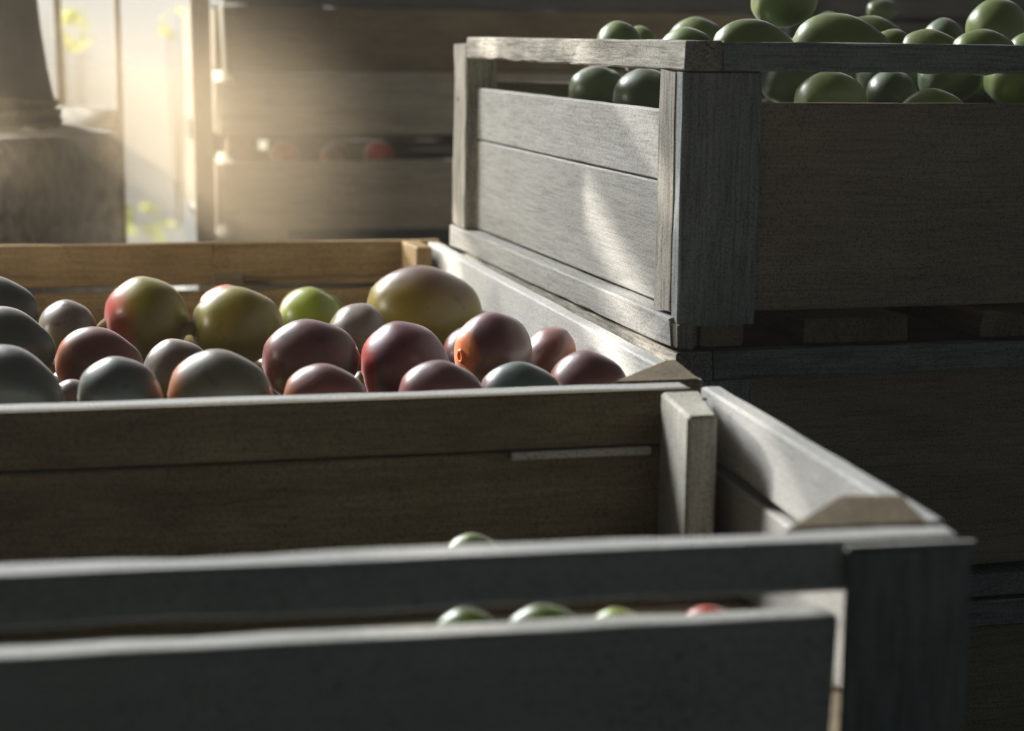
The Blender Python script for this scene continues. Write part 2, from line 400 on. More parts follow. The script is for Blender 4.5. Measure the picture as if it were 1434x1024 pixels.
# ------------------------------------------------------------------ crates
def bin_crate(name, loc, rz, W, D, H, label, cat='crate', detail=True, tone='slate', panel='umber', side='weathered', zgap=.037, railh=.034, skip_top=False):
    """a big field bin: posts, top rails, wide side panels, floor slats. Origin: its lower front left corner"""
    t = thing(name, loc, rz, label, cat)
    P = .092
    zt = H - railh
    pt = .068 if detail else .03                # slot under the top rail
    # posts: front left, back left, right ones
    plank('corner_post', (0, 0, zgap*.75), (.016+.08, .022, zt-.001), tone, t, 'z', rag=.0012)
    plank('corner_post', (0, .0225, zgap+.003), (.022, .078, zt-.001), 'rough', t, 'z', rag=.0016, label='rough-sawn end of the corner post')
    plank('corner_post', (0, D-.085, zgap+.003), (.055, D, H-.012), 'rough', t, 'z', rag=.0014)
    plank('corner_post', (W-.09, 0, zgap*.75), (W, .055, zt-.001), tone, t, 'z')
    plank('corner_post', (W-.055, D-.085, zgap), (W, D, zt-.001), tone, t, 'z')
    # top rails
    plank('top_rail', (0, .0, zt), (.046, D-.088, H), 'rough', t, 'y', rag=.0022, step=.03)
    plank('top_rail', (.047, 0, zt), (W, .024, H-.001), tone, t, 'x', rag=.0012)
    plank('top_rail', (.056, D-.03, zt), (W, D, H-.001), tone, t, 'x')
    plank('top_rail', (W-.046, .025, zt), (W, D-.031, H-.001), tone, t, 'y')
    # wide panels
    split = zgap + (zt-pt-zgap)*.70
    plank('side_panel', (.020, .079, zgap+.002), (.034, D-.086, split), side, t, 'y', rag=.0005)
    plank('side_panel', (.020, .079, split+.0012), (.034, D-.086, zt-pt+.022), side, t, 'y', rag=.0005)
    plank('front_panel', (.097, .010, zgap+.004), (W-.091, .020, zt-pt+.034), panel, t, 'x', rag=.0005)
    plank('side_panel', (W-.034, .056, zgap), (W-.022, D-.086, zt-pt+.03), side, t, 'y')
    plank('back_panel', (.056, D-.024, zgap), (W-.056, D-.012, zt-pt+.03), panel, t, 'x')
    # bottom: side runners, floor slats with their end grain to the front
    plank('bottom_rail', (-.004, .012, .001), (.030, D-.002, zgap), 'weathered', t, 'y', rag=.0018)
    plank('corner_block', (-.002, -.002, .002), (.022, .0105, zgap-.007), 'rough', t, 'z', rag=.003)
    x = .035 if detail else .03
    for k, (a, b_) in enumerate(((.031, .083), (.156, .288), (.381, .51), (.60, .73), (.82, .95), (1.03, 1.15))):
        if b_ < W-.01: plank('floor_slat', (a, .004, .003), (b_, D-.004, .031), 'brown' if detail else tone, t, 'y', step=.2)
    return t

# C: the bin of green mangoes at the right, with the one it stands on
CX, CY, CR = .6837, 1.972, .023
WC, DC, HC = 1.17, 1.075, .344
tall = bin_crate('field_bin', (CX, CY, .0005), CR, WC, DC, HC, 'tall pale wooden bin heaped with green mangoes, top of the right-hand stack')
bin_crate('field_bin', (CX, CY, -.3165), CR, WC, DC, .316, 'dark wooden bin directly under the bin of green mangoes', detail=False)
bin_crate('field_bin', (CX, CY, -.6335), CR, WC, DC, .316, 'lowest dark wooden bin of the right-hand stack', detail=False)
slab_ = plank('pallet_board', (CX-.02, CY, FZ), (CX+WC-.03, CY+DC, -.637), 'slate', None, 'x', rag=.002)
tag(slab_, 'low wooden board on the ground under the right-hand stack of bins', 'pallet')

nail(-.001, DC-.040, .245, tall, 'x')
# A: the big tray of ripe mangoes in the middle
AW = -.42; FLA = -.19
A = thing('mango_crate', (AW, 1.7755, FLA-.02), 0, 'long weathered wooden crate full of ripe red and olive mangoes in the middle', 'crate')
def at(lo, hi): return (lo[0]-AW, lo[1]-1.7755, lo[2]-FLA+.02), (hi[0]-AW, hi[1]-1.7755, hi[2]-FLA+.02)
def pa(name, lo, hi, kind, **k): return plank(name, *at(lo, hi), kind, A, **k)
def pra(name, plan, z0, zt, kind, **k):
    zz = [z-FLA+.02 for z in zt] if isinstance(zt, (list, tuple)) else zt-FLA+.02
    return prism(name, [(x-AW, y-1.7755) for x, y in plan], z0-FLA+.02, zz, kind, A, **k)
pa('front_board', (AW, 1.7668, -.058), (.628, 1.797, .0), 'bleached', rag=.0012)  # pale tone stands in for the strong light on this top edge
pa('front_board', (AW, 1.7755, FLA), (.628, 1.797, -.060), 'brown')
pa('side_board', (.635, 1.80, -.060), (.656, 3.128, .0), 'bleached', axis='y', rag=.001)
pa('side_board', (.624, 1.80, FLA), (.646, 3.128, -.064), 'bleached', axis='y')
pa('side_board', (AW, 1.80, FLA), (AW+.02, 3.13, -.064), 'brown', axis='y')
pa('side_board', (AW, 1.80, -.060), (AW+.02, 3.13, -.002), 'brown', axis='y')
pa('back_board', (AW, 3.134, -.0680), (.2715, 3.156, .003), 'honey', rag=.001)
pa('back_board', (.272, 3.134, -.058), (.656, 3.156, .003), 'honey', rag=.001)
pa('back_board', (.3225, 3.137, -.0700), (.588, 3.154, -.0605), 'honey', rag=.001)
pa('back_board', (AW+.021, 3.095, FLA), (.588, 3.132, -.0750), 'honey', rag=.0008)
pa('batten', (.272, 3.119, -.072), (.322, 3.1335, -.048), 'brown', rag=.002, axis='x')
pra('corner_post', [(.590, 3.133), (.5965, 3.032), (.6225, 3.030), (.6225, 3.133)], FLA, .002, 'honey')
pra('corner_post', [(.555, 1.798), (.638, 1.872), (.6505, 1.874), (.652, 1.798)], FLA+.13, (.001, .009, .009, .001), 'brown', ch=.002)
pra('corner_post', [(AW+.021, 1.80), (AW+.10, 1.80), (AW+.021, 1.88)], FLA, .0, 'brown')
pra('corner_post', [(AW+.021, 3.09), (AW+.09, 3.09), (AW+.021, 3.02)], FLA, .0, 'brown')
for k in range(8):
    a = 1.7755 + .001 + k*.1725
    pa('floor_board', (AW, a, FLA-.020), (.656, a+.165, FLA-.001), 'brown', axis='x', step=.3)

# B: the nearly empty crate at the front
BR = -.046
B = thing('mango_crate', (.6337, 1.1905, 0), BR, 'nearly empty wooden crate nearest the camera, its rails out of focus', 'crate')
BW = -1.04; BD = .574
def rb(x, y):      # a point of the place in the crate's own frame
    dx, dy = x-.6337, y-1.1905; c, s = math.cos(-BR), math.sin(-BR)
    return (dx*c-dy*s, dx*s+dy*c)
def pb(name, lo, hi, kind, **k): return plank(name, lo, hi, kind, B, **k)
pb('top_rail', (BW, -.012, -.038), (-.008, .024, .0), 'bleached', rag=.0018, ch=.004, axis='x')
pb('front_board', (BW, -.012, -.17), (-.098, .022, -.0555), 'bleached', rag=.0016, ch=.004, axis='x')
pb('corner_post', (-.094, -.020, -.21), (.0, -.0125, -.006), 'slate', axis='z', ch=.003)
pb('cap_board', (-.095, -.021, -.0055), (.001, -.0125, -.002), 'pale', axis='x', ch=.001)
pb('side_board', (-.021, .028, -.066), (.0, BD-.005, .001), 'bleached', axis='y', rag=.0012)
pb('side_board', (-.025, .028, -.21), (-.003, BD-.005, -.072), 'pale', axis='y')
pb('side_board', (BW, .028, -.066), (BW+.02, BD-.055, 0), 'brown', axis='y')
pb('side_board', (BW, .028, -.21), (BW+.02, BD-.055, -.069), 'brown', axis='y')
for z0, z1 in ((-.0555, .0), (-.21, -.0575)):
    prism('back_board', [rb(-.40, 1.752), rb(.628, 1.752), rb(.628, 1.766), rb(-.40, 1.766)], z0, z1, 'brown', B, mat=wood('brown', 'x'), ch=.002)
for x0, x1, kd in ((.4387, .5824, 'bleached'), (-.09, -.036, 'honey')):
    q = prism('slit_light_strip', [rb(x0, 1.7440), rb(x1, 1.7440), rb(x1, 1.7515), rb(x0, 1.7515)], -.0640, -.0560, kd, B, mat=wood(kd, 'x'), ch=.001)  # strip coloured to stand in for light shining through the slit
    if kd != 'honey': q['label'] = 'pale strip standing in for light through the joint of the boards'
prism('corner_post', [rb(.5885, 1.738), rb(.574, 1.6155), rb(.6037, 1.6167), rb(.630, 1.738)], -.168, .001, 'grey', B, ch=.003)
prism('corner_post', [rb(.507, 1.2165), rb(.574, 1.272), rb(.622, 1.264), rb(.618, 1.2135)], -.037, (.001, .010, .010, .001), 'brown', B, ch=.002)
prism('corner_post', [(BW+.021, BD-.12), (BW+.08, BD-.060), (BW+.021, BD-.060)], -.19, 0, 'brown', B)
for k in range(4):
    pb('floor_board', (BW+.022, (.025+k*.127), -.19), (-.026, .025+k*.127+.121, -.170), 'brown', axis='x', step=.3)
v = on_z(975, 558, .0); 
nx, ny = rb(.617, 1.690); nail(nx, ny, .0018, B)

# a plank platform carries both crates
P = thing('plank_platform', (-.42, 1.13, FZ), 0, 'dark plank platform under the two open mango crates', 'platform')
for k in range(9):
    plank('platform_plank', (0, .0+k*.228, .402), (1.07, .222+k*.228, .4480), 'slate', P, 'x', step=.4)
for x in (.03, .95):
    plank('bearer', (x, .01, .30), (x+.08, 2.02, .401), 'slate', P, 'y', step=.4)
    for y in (.05, 1.0, 1.9): plank('leg', (x, y, 0), (x+.08, y+.08, .299), 'slate', P, 'z', step=.2)

# E: stacked bins at the back
def back_bin(loc, label, holes=False, gap=True):
    t = thing('stacked_bin', loc, 0, label, 'crate', None)
    W, D, H = 1.30, 1.0, .50
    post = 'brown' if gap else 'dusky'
    if gap:
        plank('front_plank', (.0, 0, .357), (W, .022, .494), 'brown', t, 'x', rag=.0015)
        plank('front_plank', (-.006, 0, .214), (W, .022, .3555), 'grey', t, 'x', rag=.0015)
        plank('front_plank', (-.002, 0, .0), (W, .022, .158), 'grey', t, 'x', rag=.0015)
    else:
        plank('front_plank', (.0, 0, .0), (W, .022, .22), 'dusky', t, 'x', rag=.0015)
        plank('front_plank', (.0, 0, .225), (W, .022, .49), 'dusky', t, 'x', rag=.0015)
    for x in (.01, W-.07): 
        plank('corner_post', (x, .023, 0), (x+.06, .08, .49), post, t, 'z')
        plank('corner_post', (x, D-.08, 0), (x+.06, D-.023, .49), post, t, 'z')
    for x in (0, W-.02):
        for z0, z1 in ((0, .158), (.214, .355), (.357, .49)):
            plank('side_plank', (x-.012 if x == 0 else x+.012, .026, z0), (x if x == 0 else x+.024, D-.026, z1), post, t, 'y', step=.2)
    if holes:
        pts = [on_y(361, 209, loc[1]+D), on_y(373, 196, loc[1]+D), on_y(459, 196, loc[1]+D), on_y(479, 189, loc[1]+D)]
        q = [(p[0]-loc[0], p[2]-loc[2]) for p in pts]
        a, b_ = q[0][1], q[1][1]
        plank('back_plank', (0, D-.022, 0), (W, D, a), 'brown', t, 'x')
        plank('back_plank', (0, D-.022, b_), (W, D, .49), 'brown', t, 'x')
        plank('back_plank', (0, D-.022, a+.0005), (q[0][0], D, b_-.0005), 'brown', t, 'x')
        plank('back_plank', (q[1][0], D-.022, a+.0005), (q[2][0], D, b_-.0005), 'brown', t, 'x')
        plank('back_plank', (q[2][0]+.0005, D-.022, a+.0005), (q[3][0], D, q[2][1]), 'brown', t, 'x', step=.02)
        plank('back_plank', (q[3][0]+.0005, D-.022, a+.0005), (W, D, b_-.0005), 'brown', t, 'x')
    else: plank('back_plank', (0, D-.022, 0), (W, D, .49), 'slate', t, 'x')
    for k in range(5): plank('floor_board', (.02+k*.25, .026, .001), (.02+k*.25+.22, D-.026, .02), 'slate', t, 'y', step=.4)
    return t
EX, EY, EZ = .3925, 4.20, -.0895
e1 = back_bin((EX, EY, EZ), 'tan plank bin at the back with red mangoes showing through its slot', holes=True)
e0 = back_bin((EX-.004, EY+.01, EZ-.52), 'tan plank bin at the back under the one with the slot', gap=False)
plank('skid', (EX+.0-e0.location.x, -.004, .50), (EX+.142-e0.location.x, .03, .5195), 'grey', e0, 'x')
plank('skid', (1.15, .0, .4975), (1.28, .9, .5195), 'grey', e0, 'y', step=.3)
plank('skid', (.0, .05, .4975), (.08, .9, .5195), 'grey', e0, 'y', step=.3)
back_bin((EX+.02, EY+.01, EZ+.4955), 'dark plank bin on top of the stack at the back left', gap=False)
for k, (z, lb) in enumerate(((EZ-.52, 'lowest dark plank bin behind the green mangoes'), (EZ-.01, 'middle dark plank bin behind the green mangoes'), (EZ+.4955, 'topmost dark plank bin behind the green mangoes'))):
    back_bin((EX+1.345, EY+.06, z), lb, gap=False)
slab_ = plank('pallet_board', (EX, EY+.02, FZ), (EX+2.6, EY+.98, EZ-.524), 'slate', None, 'x', rag=.002, step=.4)
tag(slab_, 'low wooden board on the ground under the stacks at the back', 'pallet')
# added translucent tabs standing in for light leaking past the back bin's left corner
def light_tab(pts, Y, th, parent):
    w3 = [on_y(x, y, Y) for x, y in pts]
    bm = bmesh.new(); o_ = Vector(parent.location)
    f = [bm.verts.new(Vector(p)-o_) for p in w3]; g_ = [bm.verts.new(Vector(p)-o_+Vector((0, th, 0))) for p in w3]
    bm.faces.new(f); bm.faces.new(g_[::-1])
    for i in range(len(f)): bm.faces.new((f[i], f[(i+1) % len(f)], g_[(i+1) % len(f)], g_[i]))
    o = link_mesh('corner_light_tab', bm, M_LIGHT_TAB, parent); o['label'] = 'added translucent tab standing in for light leaking past the corner'
light_tab([(306, 8), (313, 9), (319, 99), (312, 99)], EY-.004, .002, e1)
light_tab([(298, 100), (314, 98), (328, 112), (322, 116), (300, 114)], EY-.007, .003, e1)
light_tab([(304, 214), (314, 212), (329, 229), (304, 230)], EY-.007, .003, e1)
light_tab([(305, 317), (312, 314), (328, 326), (322, 330), (306, 330)], EY-.007, .003, e1)
light_tab([(308, 5), (345, 5), (345, 8), (308, 8)], EY-.004, .002, e1)

# ------------------------------------------------------------------ mangoes
def mango_mesh(name, bend, beak, flat, mat):
    bm = bmesh.new(); NU, NV = 40, 26; rings = []
    for i in range(NV+1):
        th = PI*i/NV; cx = -math.cos(th); s = math.sin(th)
        # egg: fuller to the stem end (-x), narrower to the tip
        r = s*(1 - .10*cx - .05*cx*cx)
        if i in (0, NV):
            rings.append([bm.verts.new((cx*(.985 if i == 0 else 1), 0, bend*(cx*cx-.35)))]); continue
        ring = []
        for j in range(NU):
            a = 2*PI*j/NU
            y, z = r*math.cos(a)*flat, r*math.sin(a)
            x = cx
            dd = (cx+1)
            if dd < .12: x += .05*(1-dd/.12)                       # shallow dimple round the stem
            z += bend*(cx*cx-.35) + beak*max(0, cx-.55)**2*3*(1 if z > 0 else .4)
            n = noise.noise(Vector((x*1.6+bend*9, y*1.6, z*1.6+beak*7)))*.045
            ring.append(bm.verts.new((x*(1+n), y*(1+n), z*(1+n))))
        rings.append(ring)
    for a, b_ in zip(rings, rings[1:]):
        if len(a) == 1:
            for j in range(NU): bm.faces.new((a[0], b_[(j+1) % NU], b_[j]))
        elif len(b_) == 1:
            for j in range(NU): bm.faces.new((a[j], a[(j+1) % NU], b_[0]))
        else:
            for j in range(NU): bm.faces.new((a[j], a[(j+1) % NU], b_[(j+1) % NU], b_[j]))
    bmesh.ops.recalc_face_normals(bm, faces=bm.faces)
    me = bpy.data.meshes.new(name); bm.to_mesh(me); bm.free(); me.materials.append(mat)
    me.polygons.foreach_set('use_smooth', [True]*len(me.polygons)); return me
_mm = {}
def mmesh(kind, v):
    if (kind, v) not in _mm:
        b_, k, f = ((-.04, .05, .95), (-.07, .10, .9), (-.02, .02, 1.0), (-.09, .0, .92))[v]
        _mm[(kind, v)] = mango_mesh('mango_%s' % kind, b_, k, f, MM[kind])
    return _mm[(kind, v)]
ALL = []
def put_mango(c, rx, ry, rz, kind, v, tilt, yaw, flip, label, group, ripe):
    """tilt: in the picture plane, yaw: about the upright; flip: the stem end to the right"""
    o = bpy.data.objects.new('mango', mmesh(kind, v)); C.objects.link(o)
    o.location = Vector(c); o.scale = (rx, ry, rz)
    o.rotation_euler = Matrix.Rotation(-YAW*.6+yaw+(PI if flip else 0), 3, 'Z').to_euler()
    R = Matrix.Rotation(-YAW+yaw, 3, 'Z') @ Matrix.Rotation(tilt, 3, 'Y') @ Matrix.Rotation(PI if flip else 0, 3, 'Z')
    o.rotation_euler = R.to_euler()
    tag(o, label, 'mango', group); ALL.append((Vector(c), max(rx, rz), o)); return o
def stem(o, length=.10, thick=.10, bendz=.3, cup=True):
    """short dry stalk on the -x end, built in the mango's own unit frame"""
    s = o.scale; bm = bmesh.new(); rg = []
    pts = [(-.93, .0, .12), (-1.0, .0, .085), (-1.0-length*.5, bendz*.06, .07), (-1.0-length, bendz*.18, .085), (-1.02-length, bendz*.2, .03)]
    for x, z, r in pts:
        r *= thick*10
        rg.append([bm.verts.new((x, r*math.cos(a*PI/5)*s[0]/s[1]*.8, z+r*math.sin(a*PI/5)*s[0]/s[2]*.8)) for a in range(10)])
    for a, b_ in zip(rg, rg[1:]):
        for j in range(10): bm.faces.new((a[j], a[(j+1) % 10], b_[(j+1) % 10], b_[j]))
    bm.faces.new(rg[0]); bm.faces.new(rg[-1])
    link_mesh('stem', bm, M_STEM, o, smooth=True)
def from_photo(cx, cy, rx, ry, Y, kind, v, tilt, flip, label, group, dep=1.0, yaw=0.0, ripe=True):
    p = on_y(cx, cy, Y); k = float((p-CAM) @ FW)/FPX
    return put_mango(p, rx*k, ry*k*dep, ry*k, kind, v, math.radians(tilt), yaw, flip, label, group, ripe)
RIPE = [
 # cx, cy, rx, ry, Y, kind, mesh, tilt, flip, label
 (-6, 432, 62, 45, 2.44, 'dusk', 0, 8, 0, 'dark purple-green mango at the left edge of the picture, highest of the left edge'),
 (8, 487, 69, 55, 2.21, 'dusk', 1, 10, 0, 'dark green mango cut by the left edge, middle one of three'),
 (12, 552, 84, 66, 1.965, 'dusk', 0, 22, 0, 'large dark green mango in the front left corner, sloping to the right'),
 (95, 467, 43, 47, 2.56, 'dove', 2, 5, 0, 'small grey-brown mango behind the red one at the left'),
 (138, 508, 63, 48, 2.26, 'rose', 1, 8, 0, 'reddish mango with an orange left end behind the dark green front one'),
 (206, 448, 60, 61, 2.62, 'blush', 2, -4, 0, 'olive-yellow mango with a red shoulder standing steeply, dry stem at its left'),
 (168, 555, 60, 56, 1.925, 'dusk', 2, 0, 0, 'dark green mango with a yellow right rim in the front row at the left'),
 (250, 524, 50, 50, 2.17, 'dove', 0, -12, 0, 'greyish green mango squeezed behind the large orange-ended one'),
 (309, 557, 77, 67, 1.915, 'ember', 0, 4, 0, 'large grey-green mango with an orange left end in the front row'),
 (333, 458, 66, 56, 2.60, 'olive', 0, 0, 0, 'yellow-olive mango with a dry curled stem on its left end'),
 (434, 447, 47, 44, 2.84, 'lime', 0, 10, 0, 'pale lime-green mango with a crease, at the back of the crate'),
 (500, 474, 45, 50, 2.53, 'dove', 2, 25, 0, 'small pinkish grey mango in front of the biggest one'),
 (435, 504, 70, 57, 2.24, 'purple', 0, -6, 0, 'dark purple mango in the middle row left of the crimson one'),
 (456, 560, 62, 50, 1.90, 'rose', 0, 4, 0, 'brownish red mango with an orange left end in the front row'),
 (594, 437, 84, 64, 2.64, 'big', 0, 2, 0, 'biggest mango of all, plum and olive, at the back right'),
 (567, 512, 63, 63, 2.25, 'crimson', 2, -8, 0, 'dark crimson mango with a bright red left tip'),
 (655, 500, 36, 42, 2.47, 'purple', 2, 0, 0, 'mango almost hidden behind the one with the orange hole'),
 (692, 490, 59, 54, 2.08, 'plum', 2, -4, 0, 'purple mango with a glowing orange stem hole on its left end'),
 (766, 504, 39, 49, 2.17, 'rose', 2, 20, 1, 'small brownish red mango next to the pale side board'),
 (618, 558, 63, 53, 1.89, 'purple', 0, 3, 0, 'purple-grey mango in the front row below the crimson one'),
 (729, 556, 60, 49, 1.89, 'teal', 0, 2, 0, 'greenish grey mango in the front row, second from the right'),
 (824, 548, 59, 57, 1.92, 'purple', 0, 0, 0, 'purple-pink mango at the right end of the front row'),
 (104, 561, 34, 30, 2.085, 'dove', 2, 0, 0, 'small grey mango half hidden left of the front dark green one'),
 (440, 430, 40, 22, 3.03, 'lime', 0, 0, 0, 'light green mango lying behind the creased lime one'),
 (322, 436, 46, 36, 2.86, 'red', 0, 0, 0, 'red mango peeping out behind the yellow-olive one'),
]
rip = []
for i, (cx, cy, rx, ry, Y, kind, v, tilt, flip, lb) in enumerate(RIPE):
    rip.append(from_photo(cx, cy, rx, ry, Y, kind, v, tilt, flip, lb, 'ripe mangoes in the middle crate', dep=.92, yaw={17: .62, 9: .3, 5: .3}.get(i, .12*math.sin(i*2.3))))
stem(rip[5], .20, .17, -.9); stem(rip[9], .22, .20, -.6)
# the open orange stem hole
def ring_on(o, mat):
    bm = bmesh.new(); rg = []; n = 20
    for i in range(n):
        a = i/n*2*PI; c_ = Vector((-.955, math.cos(a)*.11, math.sin(a)*.14))
        rg.append([bm.verts.new(c_ + Vector((math.sin(b_*PI/3)*.05, math.cos(a)*math.cos(b_*PI/3)*.045, math.sin(a)*math.cos(b_*PI/3)*.05))) for b_ in range(6)])
    for i in range(n):
        for j in range(6): bm.faces.new((rg[i][j], rg[(i+1) % n][j], rg[(i+1) % n][(j+1) % 6], rg[i][(j+1) % 6]))
    q = link_mesh('stem_rim', bm, mat, o, smooth=True); q['label'] = 'glowing orange rim of the stem hole'
ring_on(rip[17], flat_mat('orange_stem_rim', (.95, .22, .05), .5, 0, 40, .15))

GREEN = [
 (867, 64, 33, 34, 2.60, 'green', 2, 0, 0, 'green mango peeping over the rail nearest the left corner of the tall bin'),
 (896, 70, 27, 33, 2.74, 'green', 2, 0, 0, 'green mango just behind the leftmost one over the rail'),
 (976, 63, 43, 38, 2.62, 'green', 0, 0, 0, 'rounded green mango standing higher behind the second one over the rail'),
 (962, 74, 42, 35, 2.40, 'green', 0, -5, 0, 'low green mango over the rail just above the bin corner'),
 (1055, 66, 60, 37, 2.18, 'green', 1, 4, 0, 'broad green mango over the front rail, first to the right of the bin corner'),
 (1099, -3, 49, 42, 2.46, 'green', 2, 0, 0, 'large green mango at the top edge of the picture'),
 (1178, 63, 70, 41, 2.17, 'green', 1, 8, 0, 'broad green mango in the middle of the front rail'),
 (1222, 62, 52, 38, 2.40, 'green', 0, 10, 0, 'green mango right behind the broad middle one'),
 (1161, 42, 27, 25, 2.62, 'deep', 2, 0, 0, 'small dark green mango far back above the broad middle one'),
 (1252, 71, 34, 29, 2.22, 'green', 0, 12, 0, 'narrow green mango at the right shoulder of the broad middle one'),
 (1302, 73, 46, 31, 2.19, 'green', 0, 4, 0, 'low green mango over the front rail left of the upright pair'),
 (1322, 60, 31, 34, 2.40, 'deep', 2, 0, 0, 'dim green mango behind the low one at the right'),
 (1397, 40, 46, 42, 2.27, 'green', 2, -10, 0, 'high round glossy green mango at the top right'),
 (1378, 74, 47, 32, 2.13, 'green', 0, 3, 0, 'green mango lying under the high round glossy one'),
 (1446, 73, 36, 28, 2.16, 'green', 0, 0, 0, 'green mango cut by the right edge over the rail'),
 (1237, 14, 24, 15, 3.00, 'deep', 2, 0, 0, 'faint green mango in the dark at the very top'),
 (1164, 145, 55, 45, 2.10, 'green', 2, 0, 0, 'glossy green mango seen in the front slot, nearest the post'),
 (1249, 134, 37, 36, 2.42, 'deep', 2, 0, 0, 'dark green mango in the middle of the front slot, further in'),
 (1307, 167, 50, 42, 2.10, 'green', 0, 0, 0, 'low green mango seen in the front slot at the right'),
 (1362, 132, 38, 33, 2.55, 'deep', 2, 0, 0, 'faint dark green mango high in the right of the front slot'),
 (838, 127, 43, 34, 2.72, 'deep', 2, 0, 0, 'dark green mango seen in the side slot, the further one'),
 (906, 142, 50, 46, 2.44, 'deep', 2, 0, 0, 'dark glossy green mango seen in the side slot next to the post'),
]
for i, (cx, cy, rx, ry, Y, kind, v, tilt, flip, lb) in enumerate(GREEN):
    from_photo(cx, cy, rx, ry, Y, kind, v, tilt, flip, lb, 'green mangoes in the tall bin', dep=.92, yaw=.3*math.sin(i*1.7), ripe=False)
NEAR = [
 (655, 904, 52, 54, 1.305, 'green', 2, 0, 0, 'blurred green mango with a bright left shine, leftmost behind the low front board'),
 (764, 901, 62, 56, 1.31, 'green', 2, -3, 0, 'blurred broad green mango behind the low front board'),
 (866, 905, 52, 55, 1.305, 'lime', 2, 0, 0, 'blurred pale green mango behind the low front board'),
 (993, 899, 52, 52, 1.305, 'red', 2, 0, 0, 'blurred red mango, rightmost behind the low front board'),
 (664, 791, 46, 44, 1.50, 'green', 0, 0, 0, 'green mango just showing above the out-of-focus top rail'),
]
for i, (cx, cy, rx, ry, Y, kind, v, tilt, flip, lb) in enumerate(NEAR):
    from_photo(cx, cy, rx, ry, Y, kind, v, tilt, flip, lb, 'mangoes in the front crate', dep=.75)
BACK = [
 (398, 218, 22, 20, 4.30, 'red', 0, 0, 0, 'red mango in the slot of the back bin, left one'),
 (470, 220, 21, 20, 4.30, 'rose', 0, 0, 0, 'brown mango in the slot of the back bin, between the two red ones'),
 (530, 218, 22, 20, 4.30, 'red', 0, 0, 0, 'red mango in the slot of the back bin, right one'),
]
for i, (cx, cy, rx, ry, Y, kind, v, tilt, flip, lb) in enumerate(BACK):
    from_photo(cx, cy, rx, ry, Y, kind, v, tilt, flip, lb, 'mangoes in the back bin')

# the mangoes beneath: laid in where nothing lies yet
def heap(label, layers):
    """the mangoes beneath the ones in sight, laid in where nothing lies yet and joined into one heap"""
    bm = bmesh.new(); mats = []; cen = None; done = []
    for (x0, x1, y0, y1, z, kinds) in layers:
        n = 0; yy = y0; row = 0
        while yy < y1:
            xx = x0 + (.05 if row % 2 else 0)
            while xx < x1:
                c = Vector((xx+random.uniform(-.004, .004), yy+random.uniform(-.003, .003), z))
                if cen is None: cen = c.copy()
                if all((c-p).length > q+.036 for p, q, _ in ALL if (c-p).length < .2):
                    src = mmesh(kinds[(n+row) % len(kinds)], (n+row) % 3)
                    if src.materials[0] not in mats: mats.append(src.materials[0])
                    f0 = len(bm.faces); bm.verts.ensure_lookup_table(); v0 = len(bm.verts)
                    bm.from_mesh(src); bm.verts.ensure_lookup_table(); bm.faces.ensure_lookup_table()
                    M = Matrix.Translation(c-cen) @ Matrix.Rotation(random.uniform(-.2, .2), 4, 'Z') @ Matrix.Diagonal((.050, .040, .040, 1))
                    for v in bm.verts[v0:]: v.co = M @ v.co
                    for f in bm.faces[f0:]: f.material_index = mats.index(src.materials[0])
                xx += .112; n += 1
            yy += .088; row += 1
    me = bpy.data.meshes.new('mango_heap'); bm.to_mesh(me); bm.free()
    for m_ in mats: me.materials.append(m_)
    me.polygons.foreach_set('use_smooth', [True]*len(me.polygons))
    o = bpy.data.objects.new('mango_heap', me); C.objects.link(o); o.location = cen
    tag(o, label, 'mangoes', None, 'stuff')
heap('mangoes lying beneath the ripe ones in the middle crate', (
    (AW+.085, .57, 1.85, 3.05, FLA+.041, ('dusk', 'purple', 'dove', 'olive')),
    (AW+.09, -.13, 1.87, 3.0, FLA+.125, ('dusk', 'rose', 'olive', 'purple'))))
heap('green mangoes filling the tall bin beneath the ones in sight', tuple(
    (CX+.085, CX+1.07, CY+.09, CY+.96, z, ('green', 'deep')) for z in (.033+.041, .033+.112, .033+.183)) + (
    (.96, 1.06, 2.42, 2.50, .322, ('deep', 'green')), (CX+.30, CX+1.05, CY+.42, CY+.95, .298, ('deep', 'green')),))
heap('mangoes lying low in the back bin behind its lower plank', ((EX+.13, EX+.9, EY+.075, EY+.25, EZ+.021+.040, ('rose', 'olive')),))

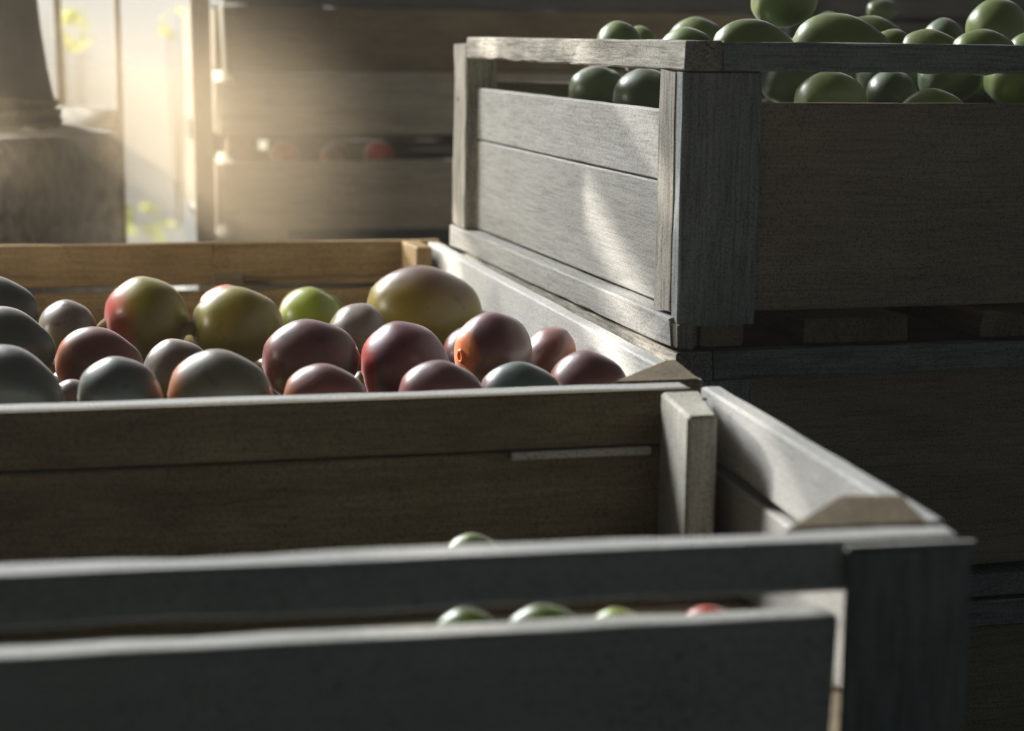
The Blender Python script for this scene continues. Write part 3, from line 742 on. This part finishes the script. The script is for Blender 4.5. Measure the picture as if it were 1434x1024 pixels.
# ------------------------------------------------------------------ greenery outside
def bush(c, r, n, label, size=.06):
    t = thing('leafy_shrub', (c[0], c[1], FZ-.1), 0, label, 'shrub')
    bm = bmesh.new()
    for i in range(n):
        d = Vector((random.gauss(0, 1), random.gauss(0, 1), random.gauss(0, 1))).normalized()*r*random.uniform(.35, 1)**.5
        d.z *= 1.1; p = Vector((0, 0, c[2]-FZ+.1))+d
        if p.z < .05: continue
        a = Vector((random.uniform(-1, 1), random.uniform(-1, 1), random.uniform(-.6, .6))).normalized()
        b_ = a.cross(Vector((random.uniform(-1, 1), random.uniform(-1, 1), random.uniform(-1, 1)))).normalized()
        s = size*random.uniform(.6, 1.3)
        q = [bm.verts.new(p+a*s), bm.verts.new(p+b_*s*.4), bm.verts.new(p-a*s), bm.verts.new(p-b_*s*.4)]
        bm.faces.new(q)
    o = link_mesh('foliage', bm, M_LEAF, t); o['kind'] = 'stuff'
    bm = bmesh.new()
    for k in range(5):
        a = k*1.3; top = Vector((math.cos(a)*r*.6, math.sin(a)*r*.6, c[2]-FZ+r*.3)); rad = .006
        q0 = [bm.verts.new((math.cos(j)*rad, math.sin(j)*rad, 0)) for j in (0, 1.57, 3.14, 4.71)]
        q1 = [bm.verts.new(top+Vector((math.cos(j)*rad*.4, math.sin(j)*rad*.4, 0))) for j in (0, 1.57, 3.14, 4.71)]
        for j in range(4): bm.faces.new((q0[j], q0[(j+1) % 4], q1[(j+1) % 4], q1[j]))
    link_mesh('stem', bm, M_STEM, t)
def at_px(px, py, Y): p = on_y(px, py, Y); return (float(p[0]), float(p[1]), float(p[2]))
bush(at_px(103, 40, 9.5), .10, 26, 'yellow-green leafy twigs outside, between the two thin bars', .06)
bush(at_px(246, 34, 11), .09, 14, 'pale leafy twigs outside, left of the broad door post', .05)
bush(at_px(200, 325, 10), .16, 30, 'low yellow-green shrub on the bright ground outside the opening', .06)

# ------------------------------------------------------------------ haze volumes added to stand in for lens glare
def haze(name, c, size, label, col, dens, aniso, ball):
    bm = bmesh.new()
    if ball: bmesh.ops.create_icosphere(bm, subdivisions=3, radius=1)
    else: bmesh.ops.create_cube(bm, size=1)
    bmesh.ops.scale(bm, verts=bm.verts, vec=size)
    m = bpy.data.materials.new(name + '_air'); m.use_nodes = True; nt = m.node_tree; nt.nodes.clear()
    out = N(nt, 'ShaderNodeOutputMaterial'); v = N(nt, 'ShaderNodeVolumeScatter')
    v.inputs['Color'].default_value = (*col, 1); v.inputs['Density'].default_value = dens; v.inputs['Anisotropy'].default_value = aniso
    if ball:   # thins out towards its rim
        tc = N(nt, 'ShaderNodeTexCoord'); mp = N(nt, 'ShaderNodeMapping'); mp.inputs['Location'].default_value = (-1, -1, -1); mp.inputs['Scale'].default_value = (2, 2, 2)
        nt.links.new(tc.outputs['Generated'], mp.inputs[0])
        g_ = N(nt, 'ShaderNodeTexGradient', gradient_type='SPHERICAL'); nt.links.new(mp.outputs[0], g_.inputs[0])
        pw = N(nt, 'ShaderNodeMath', operation='POWER'); pw.inputs[1].default_value = 1.6; nt.links.new(g_.outputs['Fac'], pw.inputs[0])
        ml = N(nt, 'ShaderNodeMath', operation='MULTIPLY'); ml.inputs[1].default_value = dens
        nt.links.new(pw.outputs[0], ml.inputs[0]); nt.links.new(ml.outputs[0], v.inputs['Density'])
    ab = N(nt, 'ShaderNodeVolumeAbsorption'); ab.inputs['Color'].default_value = (*col, 1); ad = N(nt, 'ShaderNodeAddShader')
    if ball: nt.links.new(ml.outputs[0], ab.inputs['Density'])
    else: ab.inputs['Density'].default_value = dens
    nt.links.new(v.outputs[0], ad.inputs[0]); nt.links.new(ab.outputs[0], ad.inputs[1])
    nt.links.new(ad.outputs[0], out.inputs['Volume'])
    o = link_mesh(name, bm, m, None, c); tag(o, label, 'haze', None, 'stuff')
haze('veil_haze', ((XR+XL)/2, 3.04, (ZC+FZ)/2), (XR-XL-.02, 4.56, ZC-FZ-.02), 'thin haze added through the shed for the lens veil', (1.0, .95, .85), .006, .6, False)
haze('glare_haze', (.07, 3.60, .10), (.62, .43, .52), 'warm ball of haze added for lens glare in front of the bright opening', (1.0, .80, .54), 3.2, .6, True)
